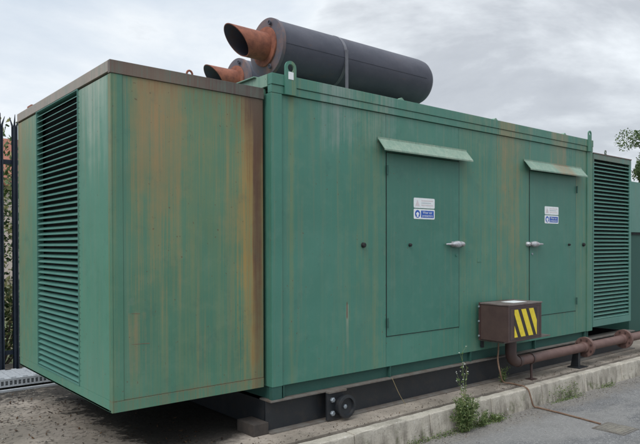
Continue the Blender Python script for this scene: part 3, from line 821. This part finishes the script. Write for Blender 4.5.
m = MB(); m.box(fx0 + .026, fx1 - .026, fy0 + .026, fy1 - .026, ZR + .001, ZR + .008, bev=.002)
for i in range(6):
    for j in range(6):
        a, b = fx0 + .05 + i * .038, fy0 + .05 + j * .036
        m.box(a, a + .018, b, b + .016, ZR + .0078, ZR + .010)
m.build('plate', M['cover'], cv)

# ------------------------------------------------------------------ fence, step, house, plants
fe = thing('palisade_fence', 'tall dark navy steel palisade fence behind the left end of the container', 'fence', (-3, 3.7, ZS))
m = MB(); FY = 3.7; x = -1.128 - 9 * .9
sp = .1535; xs = [-1.128 + sp * k for k in range(-52, 20)]
for x in xs:
    # W-section pale with a splayed triple point
    z1 = 2.50
    prof = [(-.034, .012), (-.020, .0), (-.007, .012), (.007, .012), (.020, .0), (.034, .012)]
    for (a, b), (c, d) in zip(prof, prof[1:]):
        m.prism([(x + a, FY - b, ZS + .08), (x + c, FY - d, ZS + .08), (x + c, FY - d, z1), (x + a, FY - b, z1)], (0, .0028, 0))
    for c, sxx, h, yo in ((-.022, -.03, .10, -.0), (0, 0, .13, -.03), (.022, .03, .10, -.0)):
        m.prism([(x + c - .012, FY - .008, z1), (x + c + .012, FY - .008, z1), (x + c + sxx + .003, FY - .008 + yo, z1 + h), (x + c + sxx - .003, FY - .008 + yo, z1 + h)], (0, .003, 0))
m.build('pales', M['navy'], fe)
for z in (2.09, -.085):
    MB().prism([(-9.2, FY + .003, z - .025), (-9.2, FY + .048, z - .025), (-9.2, FY + .048, z - .02), (-9.2, FY + .008, z - .02), (-9.2, FY + .008, z + .025), (-9.2, FY + .003, z + .025)], (11.2, 0, 0)).build('rail', M['navy'], fe)
for x in (-9.0, -6.25, -3.5, -.75, 2.0):
    MB().box(x - .05, x + .05, FY + .05, FY + .15, ZS, 2.35).build('post', M['navy'], fe)

st = thing('metal_step', 'galvanised perforated metal step on the slab at the left end by the fence', 'metal step', (-2, 3.2, ZS))
tx0, tx1, ty0, ty1, tz = -3.2, -.62, 2.99, 3.50, -.245
m = MB(); m.box(tx0, tx1, ty0, ty1, tz - .006, tz)
k = tx0 + .05
while k < tx1 - .04:
    m.box(k, k + .05, ty0 + .02, ty1 - .02, tz + .0001, tz + .012, bev=.003); k += .115
m.build('tread', M['galv'], st)
m = MB()       # perforated side built from strips with real holes
z0, z1 = tz - .085, tz - .0065
m.box(tx0, tx1, ty0, ty0 + .004, z1 - .016, z1); m.box(tx0, tx1, ty0, ty0 + .004, z0, z0 + .018)
k = tx0
while k < tx1 - .02: m.box(k, k + .016, ty0, ty0 + .004, z0 + .0182, z1 - .0162); k += .042
m.box(tx0, tx1, ty0 + .09, ty0 + .094, z0, z1)
m.build('perforated_side', M['galv'], st)
m = MB(); m.box(tx0, tx1 + .25, ty0 - .06, ty0 - .02, ZS + .001, ZS + .022); m.build('bottom_rail', M['galv'], st)
m = MB()
for x in (tx0 + .1, -1.9, tx1 - .1):
    for y in (ty0 + .02, ty1 - .06): m.box(x, x + .04, y, y + .04, ZS, tz - .0065)
m.split('foot', M['galv'], st)

def leaves(m, rng, n, fn, size, mi=0, up=.3, asp=.55):
    for _ in range(n):
        p = Vector(fn()); d = Vector((rng.gauss(0, 1), rng.gauss(0, 1), rng.gauss(0, 1) + up)).normalized()
        a = d.orthogonal().normalized(); a.rotate(Matrix.Rotation(rng.uniform(0, 2 * PI), 3, d)); b = d.cross(a)
        s_ = size * rng.uniform(.6, 1.4)
        m.quad([p - a * s_ * .5, p + b * s_ * asp * .5, p + a * s_ * .5 + d * s_ * .1, p - b * s_ * asp * .5], mi)

def shrub(x, y, z, rx, ry, h, seed, label, n=2600, size=.055):
    rng = random.Random(seed)
    root = thing('shrub', label, 'shrub', (x, y, z), 'shrubs behind the fence')
    cl = [(rng.uniform(-rx, rx) * .7, rng.uniform(-ry, ry) * .6, rng.uniform(.15, .95) * h, rng.uniform(.16, .34) * h) for _ in range(16)]
    def fn():
        c = rng.choice(cl)
        while 1:
            v = Vector((rng.uniform(-1, 1), rng.uniform(-1, 1), rng.uniform(-1, 1)))
            if v.length < 1: break
        return (x + c[0] + v.x * c[3], y + c[1] + v.y * c[3], z + max(.03, c[2] + v.z * c[3] * .9))
    m = MB(); leaves(m, rng, n, fn, size)
    m.build('foliage', M['leaf_hedge'], root, normals=False)
    m = MB()
    for c in cl[:9]: m.tube([(x, y, z), (x + c[0] * .4, y + c[1] * .4, z + c[2] * .5), (x + c[0], y + c[1], z + c[2])], [.016, .011, .004], 6)
    m.build('stems', M['bark'], root)
lbl = ['pale variegated shrub behind the fence, seen through its gap beside the louvred box', 'pale variegated shrub behind the fence, left of the one in the fence gap', 'pale variegated shrub at the far left behind the fence', 'pale variegated shrub behind the fence and behind the container']
for i, (x, h) in enumerate(((-.75, 2.05), (-2.35, 1.8), (-4.0, 1.9), (1.0, 1.9))):
    shrub(x, 5.4, ZR - .02, .95, .55, h + .75, 40 + i, lbl[i], n=6500, size=.075)

def tree(x, y, z, h, cr, seed, label, n, size, trunk=.13, name='tree'):
    rng = random.Random(seed)
    root = thing(name, label, 'tree', (x, y, z))
    m = MB()
    top = Vector((x, y, z + h * .8))
    m.tube([(x, y, z), (x + .05, y, z + h * .3), (x - .05, y + .05, z + h * .55), tuple(top)], [trunk, trunk * .75, trunk * .5, trunk * .15], 10)
    ends = []
    for i in range(34):
        t = rng.uniform(.25, .85); b = Vector((x, y, z + h * t)); a = rng.uniform(0, 2 * PI); ln = cr * rng.uniform(.55, 1.0) * (1.15 - .6 * abs(t - .5))
        e = b + Vector((math.cos(a) * ln, math.sin(a) * ln, ln * rng.uniform(.25, .8)))
        mid = (b + e) / 2 + Vector((0, 0, ln * .1))
        m.tube([b, mid, e], [trunk * .28, trunk * .17, trunk * .05], 6); ends += [(e, rng.uniform(.22, .42) * cr * .62), (mid, .25 * cr * .6)]
        for _ in range(2):
            e2 = mid + Vector((rng.gauss(0, .35), rng.gauss(0, .35), rng.uniform(.1, .6))) * cr * .5
            m.tube([mid, e2], [trunk * .1, trunk * .03], 5); ends.append((e2, rng.uniform(.2, .34) * cr * .6))
    m.build('trunk', M['bark'], root)
    def fn():
        e, r_ = rng.choice(ends)
        while 1:
            v = Vector((rng.uniform(-1, 1), rng.uniform(-1, 1), rng.uniform(-1, 1)))
            if v.length < 1: break
        return e + v * r_
    m = MB(); leaves(m, rng, n, fn, size)
    m.build('crown', M['leaf_tree'], root, normals=False)
tree(34.3, 9.9, ZR, 7.4, 3.0, 5, 'airy green tree behind the right louvred box at the right edge', 48000, .13, name='tree')
tree(3.2, 16.0, ZR, 4.4, 1.8, 9, 'small green tree beyond the fence in front of the house', 4000, .14, name='tree')

# house beyond the fence
hs = thing('house', 'cream house with an orange tiled roof seen through the fence at far left', 'house', (3.5, 31, ZR))
hx_, hy, hw, hd, hh = 4.3, 30, 9.0, 8.0, 4.1
MB().box(hx_ - hw, hx_ + hw, hy, hy + hd, ZR, hh).build('wall', M['render_wall'], hs)
m = MB(); e = .4
m.prism([(hx_ - hw - e, hy - e, hh), (hx_ - hw - e, hy - e, hh + .15), (hx_ - hw - e, hy + hd / 2, hh + 3.0), (hx_ - hw - e, hy + hd + e, hh + .15), (hx_ - hw - e, hy + hd + e, hh)], (2 * hw + 2 * e, 0, 0))
rf = m.build('roof', M['rooftile'], hs)
MB().box(hx_ + 3, hx_ + 3.9, hy + hd / 2 - .4, hy + hd / 2 + .4, hh + 3, hh + 5).build('chimney', M['rooftile'], rf)
for x in (-7, -4.2, -1.2, 1.8, 5):
    for z in (.6, 2.6):
        w_ = MB().box(hx_ + x, hx_ + x + 1.2, hy - .05, hy - .003, z, z + 1.15).build('window', M['winframe'], hs)
        MB().box(hx_ + x + .1, hx_ + x + 1.1, hy - .056, hy - .0505, z + .1, z + 1.05).build('pane', M['glass'], w_)

# second generator unit on the right
u2 = thing('generator_container', 'green cabinet at the right edge, standing beyond the right louvred box', 'generator container', (9, 1.3, 0))
ux0, ux1, uy0, uy1, uz = 7.15, 11.5, .38, 2.6, 2.12
m = MB(); m.box(ux0, ux1, uy0, uy1, 1.325, uz, bev=.006); m.build('upper_casing', M['louvre_far'], u2)
m = MB(); m.box(ux0, ux1, uy0 + .03, uy1 - .03, -.25, 1.290); m.build('lower_casing', M['dark_green'], u2)
MB().box(ux0 + .01, ux1 - .01, uy0 + .012, uy1 - .012, 1.2905, 1.3245).build('dark_seam', M['dark_inside'], u2)
MB().box(ux0, ux1, uy0 + .06, uy1 - .06, ZS, -.2505).build('base', M['black_steel'], u2)

# ------------------------------------------------------------------ weeds, moss, litter
def weed(x, y, z, h, r_, seed, label, n, flowers=0, tall=None):
    rng = random.Random(seed)
    root = thing('weed', label, 'weed', (x, y, z))
    m = MB(); ms = MB(); mf = MB()
    nst = max(5, int(n / 60))
    stems = []
    for i in range(nst):
        a = rng.uniform(0, 2 * PI); ln = h * rng.uniform(.45, 1); rr = r_ * rng.uniform(.2, 1)
        e = Vector((x + math.cos(a) * rr, min(y + math.sin(a) * rr * .7, y + .04), z + ln)); s0 = Vector((x + math.cos(a) * rr * .3, y, z))
        mid = (s0 + e) / 2 + Vector((0, 0, ln * .1)); ms.tube([s0, mid, e], [.0035, .0028, .0015], 5); stems.append((s0, mid, e))
    if tall:
        for (dx, hh_) in tall:
            s0 = Vector((x, y, z)); e = Vector((x + dx, y + .02, z + hh_)); mid = (s0 + e) / 2 + Vector((-dx * .3, 0, 0))
            ms.tube([s0, mid, e], [.004, .003, .0015], 5)
            for t in [.55 + .45 * q / 5 for q in range(6)]:
                p = s0.lerp(e, t); q_ = p + Vector((rng.uniform(-.06, .06), rng.uniform(-.03, .03), rng.uniform(.02, .07)))
                ms.tube([p, q_], [.0015, .001], 4)
                if rng.random() < .8:
                    for _ in range(7):
                        leaves(mf, rng, 1, lambda: q_ + Vector((rng.gauss(0, .004), rng.gauss(0, .004), rng.gauss(0, .003))), .009)
                leaves(m, rng, 2, lambda: p + Vector((rng.gauss(0, .012), rng.gauss(0, .012), 0)), .028)
    def fn():
        s0, mid, e = rng.choice(stems); t = rng.uniform(.1, 1)
        p = s0.lerp(mid, t * 2) if t < .5 else mid.lerp(e, t * 2 - 1)
        q = p + Vector((rng.gauss(0, .016), rng.gauss(0, .016), rng.gauss(0, .012)))
        return q
    leaves(m, rng, int(n * 1.2), fn, .030, asp=.30)
    for _ in range(flowers):
        q_ = Vector(fn()) + Vector((0, -.01, .02))
        for _ in range(6): leaves(mf, rng, 1, lambda: q_ + Vector((rng.gauss(0, .004), rng.gauss(0, .004), rng.gauss(0, .002))), .014)
    m.build('foliage', M['leaf_weed'], root, normals=False); ms.build('stems', M['stem'], root)
    if len(mf.bm.faces): mf.build('flowers', M['petal'], root, normals=False)
    else: mf.bm.free()
weed(1.80, -.51, ZR, .33, .19, 1, 'tall bushy green weed with tiny white flowers growing at the foot of the kerb', 3000, 5, tall=[(-.02, .72), (.05, .58), (-.06, .48)])
weed(2.08, -.50, ZR, .13, .16, 2, 'low green weed clump at the kerb foot just right of the tall flowering weed', 260, 1)
weed(2.30, -.49, ZR, .06, .10, 3, 'small sparse weed clump at the kerb foot, rightmost of the three at the tall weed', 260, 1)
weed(3.02, -.09, ZS, .20, .07, 4, 'small weed growing from the slab behind the pipe elbow and cable', 170)
rng = random.Random(21)
tag(MB().tube(smooth_path([(1.50, -.05, ZS), (1.42, -.045, -.26), (1.33, -.04, -.10)]), .003, 5).build('dry_stalk', M['straw'], origin=(1.5, -.05, ZS)), 'thin dry straw stalk leaning on the skid frame below the left door', 'stalk')
# moss along the foot of the kerb
m = MB()
for _ in range(2600):
    cx_ = rng.choice([3.55, 3.7, 3.8, 2.2, 2.35, 2.0, 1.6, 1.2, .6, 4.6]) + rng.gauss(0, .12); z = ZR + abs(rng.gauss(0, .035)) * (2.2 if 3.3 < cx_ < 4 else .6)
    z = min(z, ZR + .17); y = -.452 - rng.uniform(0, .004) + (z - ZR) * .13 if rng.random() < .5 else -.455 - abs(rng.gauss(0, .03))
    if y < -.46: z = ZR + .003
    leaves(m, rng, 1, lambda: (cx_, y, z), .016, up=1)
tag(m.build('moss', M['leaf_weed'], normals=False), 'scattered green moss and seedlings along the foot of the kerb', 'moss', kind='stuff')
# leaf litter: flakes lying on slab
m = MB()
def flake(x, y, z, s_, tilt=.35):
    d = Vector((rng.gauss(0, tilt), rng.gauss(0, tilt), 1)).normalized(); a = d.orthogonal().normalized(); a.rotate(Matrix.Rotation(rng.uniform(0, 6.28), 3, d)); b = d.cross(a)
    p = Vector((x, y, z + s_ * .22)); k = rng.uniform(.35, .6)
    m.quad([p - a * s_ * .5, p - b * s_ * k * .5 + a * s_ * .1, p + a * s_ * .5 + d * s_ * .12, p + b * s_ * k * .5])
cls = [(rng.uniform(-2.4, -.4), rng.uniform(-.2, 2.7), rng.uniform(.04, .22)) for _ in range(60)]
for _ in range(1700):
    x = rng.uniform(-2.6, -.35); y = rng.uniform(-.27, 2.75)
    if rng.random() < .6: q = rng.choice(cls); x = rng.gauss(q[0], q[2]); y = max(-.27, rng.gauss(q[1], q[2] * .7))
    flake(x, y, ZS, rng.choice((rng.uniform(.006, .018), rng.uniform(.012, .042))))
for _ in range(520):
    x = rng.uniform(-.4, 7); y = -.285 + abs(rng.gauss(0, .07)) if rng.random() < .7 else rng.uniform(-.27, -.02); flake(x, y, ZS, rng.uniform(.008, .024))
for _ in range(500):
    x = rng.uniform(-1, 8); y = -.47 - abs(rng.gauss(0, .12)); flake(x, y, ZR, rng.uniform(.006, .02))
for _ in range(160):
    x = rng.uniform(0, 6); y = -.5 - rng.uniform(0, 2.2); flake(x, y, ZR, rng.uniform(.006, .014))
tag(m.build('leaf_litter', M['leaf_dead'], normals=False), 'dark dead leaf flakes scattered over the slab and the kerb foot', 'leaf litter', kind='stuff')
m = MB()
def grit(x, y, z, s_):
    b = bmesh.new(); bmesh.ops.create_icosphere(b, subdivisions=1, radius=s_)
    sc = Vector((rng.uniform(.7, 1.3), rng.uniform(.7, 1.3), rng.uniform(.4, .8)))
    for v in b.verts: v.co = Vector((v.co.x * sc.x * rng.uniform(.85, 1.15), v.co.y * sc.y, v.co.z * sc.z)) + Vector((x, y, z + s_ * .3))
    m.add(b)
for _ in range(600): grit(rng.uniform(-2.6, -1.0), rng.uniform(-.25, 2.9), ZS, rng.uniform(.003, .011))
for _ in range(800): grit(rng.uniform(-.5, 7), -.46 - abs(rng.gauss(0, .10)), ZR, rng.uniform(.002, .007))
for _ in range(300): grit(rng.uniform(-.5, 5), rng.uniform(-.28, -.03), ZS, rng.uniform(.002, .005))
tag(m.build('grit', M['leaf_grit'], normals=False), 'pale grit and small stones strewn on the slab and along the kerb', 'grit', kind='stuff')

# ------------------------------------------------------------------ world, sun, camera
SUN_EL, SUN_AZ = 50, 250          # azimuth clockwise from +Y: the brighter side of the overcast lies to the left
w = bpy.data.worlds.new('World'); S.world = w; w.use_nodes = True
nt = w.node_tree; N = nt.nodes; Lk = nt.links; N.clear()
out = N.new('ShaderNodeOutputWorld'); bgS = N.new('ShaderNodeBackground'); bgC = N.new('ShaderNodeBackground'); mx = N.new('ShaderNodeMixShader')
sky = N.new('ShaderNodeTexSky'); sky.sky_type = 'NISHITA'; sky.sun_disc = False; sky.sun_elevation = R(SUN_EL); sky.sun_rotation = R(SUN_AZ)
Lk.new(sky.outputs[0], bgS.inputs[0]); bgS.inputs[1].default_value = .10
tc = N.new('ShaderNodeTexCoord'); sp = N.new('ShaderNodeSeparateXYZ'); Lk.new(tc.outputs['Generated'], sp.inputs[0])
def wm(op, a, b, clamp=False):
    n = N.new('ShaderNodeMath'); n.operation = op; n.use_clamp = clamp
    for i, v in enumerate((a, b)):
        if isinstance(v, (int, float)): n.inputs[i].default_value = v
        else: Lk.new(v, n.inputs[i])
    return n.outputs[0]
mp = N.new('ShaderNodeMapping'); mp.inputs['Scale'].default_value = (1, 1, 2.6); mp.inputs['Location'].default_value = (.35, .1, .2); Lk.new(tc.outputs['Generated'], mp.inputs[0])
n1 = N.new('ShaderNodeTexNoise'); n1.inputs['Scale'].default_value = 2.3; n1.inputs['Detail'].default_value = 7; n1.inputs['Roughness'].default_value = .56; n1.inputs['Distortion'].default_value = .25
Lk.new(mp.outputs[0], n1.inputs['Vector'])
# darker cloud bank towards +X
sidex = wm('ADD', wm('MULTIPLY', sp.outputs[0], .42), wm('MULTIPLY', sp.outputs[1], -.12))
f = wm('ADD', wm('SUBTRACT', n1.outputs['Fac'], wm('MULTIPLY', sidex, .62)), .10)
rp = N.new('ShaderNodeValToRGB'); Lk.new(f, rp.inputs[0]); e = rp.color_ramp.elements
e[0].position = .20; e[0].color = (.37, .395, .435, 1); e[1].position = .70; e[1].color = (.54, .61, .695, 1)
q = e.new(.36); q.color = (.49, .52, .56, 1); q = e.new(.48); q.color = (.76, .80, .835, 1); q = e.new(.56); q.color = (.66, .715, .775, 1)
Lk.new(rp.outputs[0], bgC.inputs[0])
# overcast brightening towards the zenith
up = wm('MAXIMUM', wm('SUBTRACT', sp.outputs[2], .38), 0)
Lk.new(wm('ADD', wm('MULTIPLY', up, 2.0), 1.0), bgC.inputs[1])
mx.inputs[0].default_value = .93; Lk.new(bgS.outputs[0], mx.inputs[1]); Lk.new(bgC.outputs[0], mx.inputs[2]); Lk.new(mx.outputs[0], out.inputs[0])

sd = bpy.data.lights.new('sun', 'SUN'); sd.energy = 1.45; sd.angle = R(35); sd.color = (1, .97, .93)
so = bpy.data.objects.new('sun', sd); C.objects.link(so)
az, el = R(SUN_AZ), R(SUN_EL)
d = Vector((math.sin(az) * math.cos(el), math.cos(az) * math.cos(el), math.sin(el)))
so.rotation_euler = (-d).to_track_quat('-Z', 'Y').to_euler(); so.location = d * 30

cam = bpy.data.cameras.new('camera'); co = bpy.data.objects.new('camera', cam); C.objects.link(co); S.camera = co
yaw, pitch, roll = .6932, -.0107, -.0023
fw = Vector((math.sin(yaw) * math.cos(pitch), math.cos(yaw) * math.cos(pitch), math.sin(pitch)))
rt = Vector((math.cos(yaw), -math.sin(yaw), 0)); upv = rt.cross(fw)
r2 = rt * math.cos(roll) + upv * math.sin(roll); u2_ = -rt * math.sin(roll) + upv * math.cos(roll)
co.matrix_world = Matrix(((r2.x, u2_.x, -fw.x, -2.8962), (r2.y, u2_.y, -fw.y, -4.0856), (r2.z, u2_.z, -fw.z, 1.1316), (0, 0, 0, 1)))
cam.sensor_width = 36; cam.lens = 629.19 / 640 * 36; cam.shift_y = 30.05 / 640; cam.clip_end = 2000; cam.clip_start = .05

S.render.engine = 'CYCLES'
S.view_settings.view_transform = 'Standard'; S.view_settings.look = 'None'; S.view_settings.gamma = 1; S.view_settings.exposure = .30
S.view_settings.use_curve_mapping = False
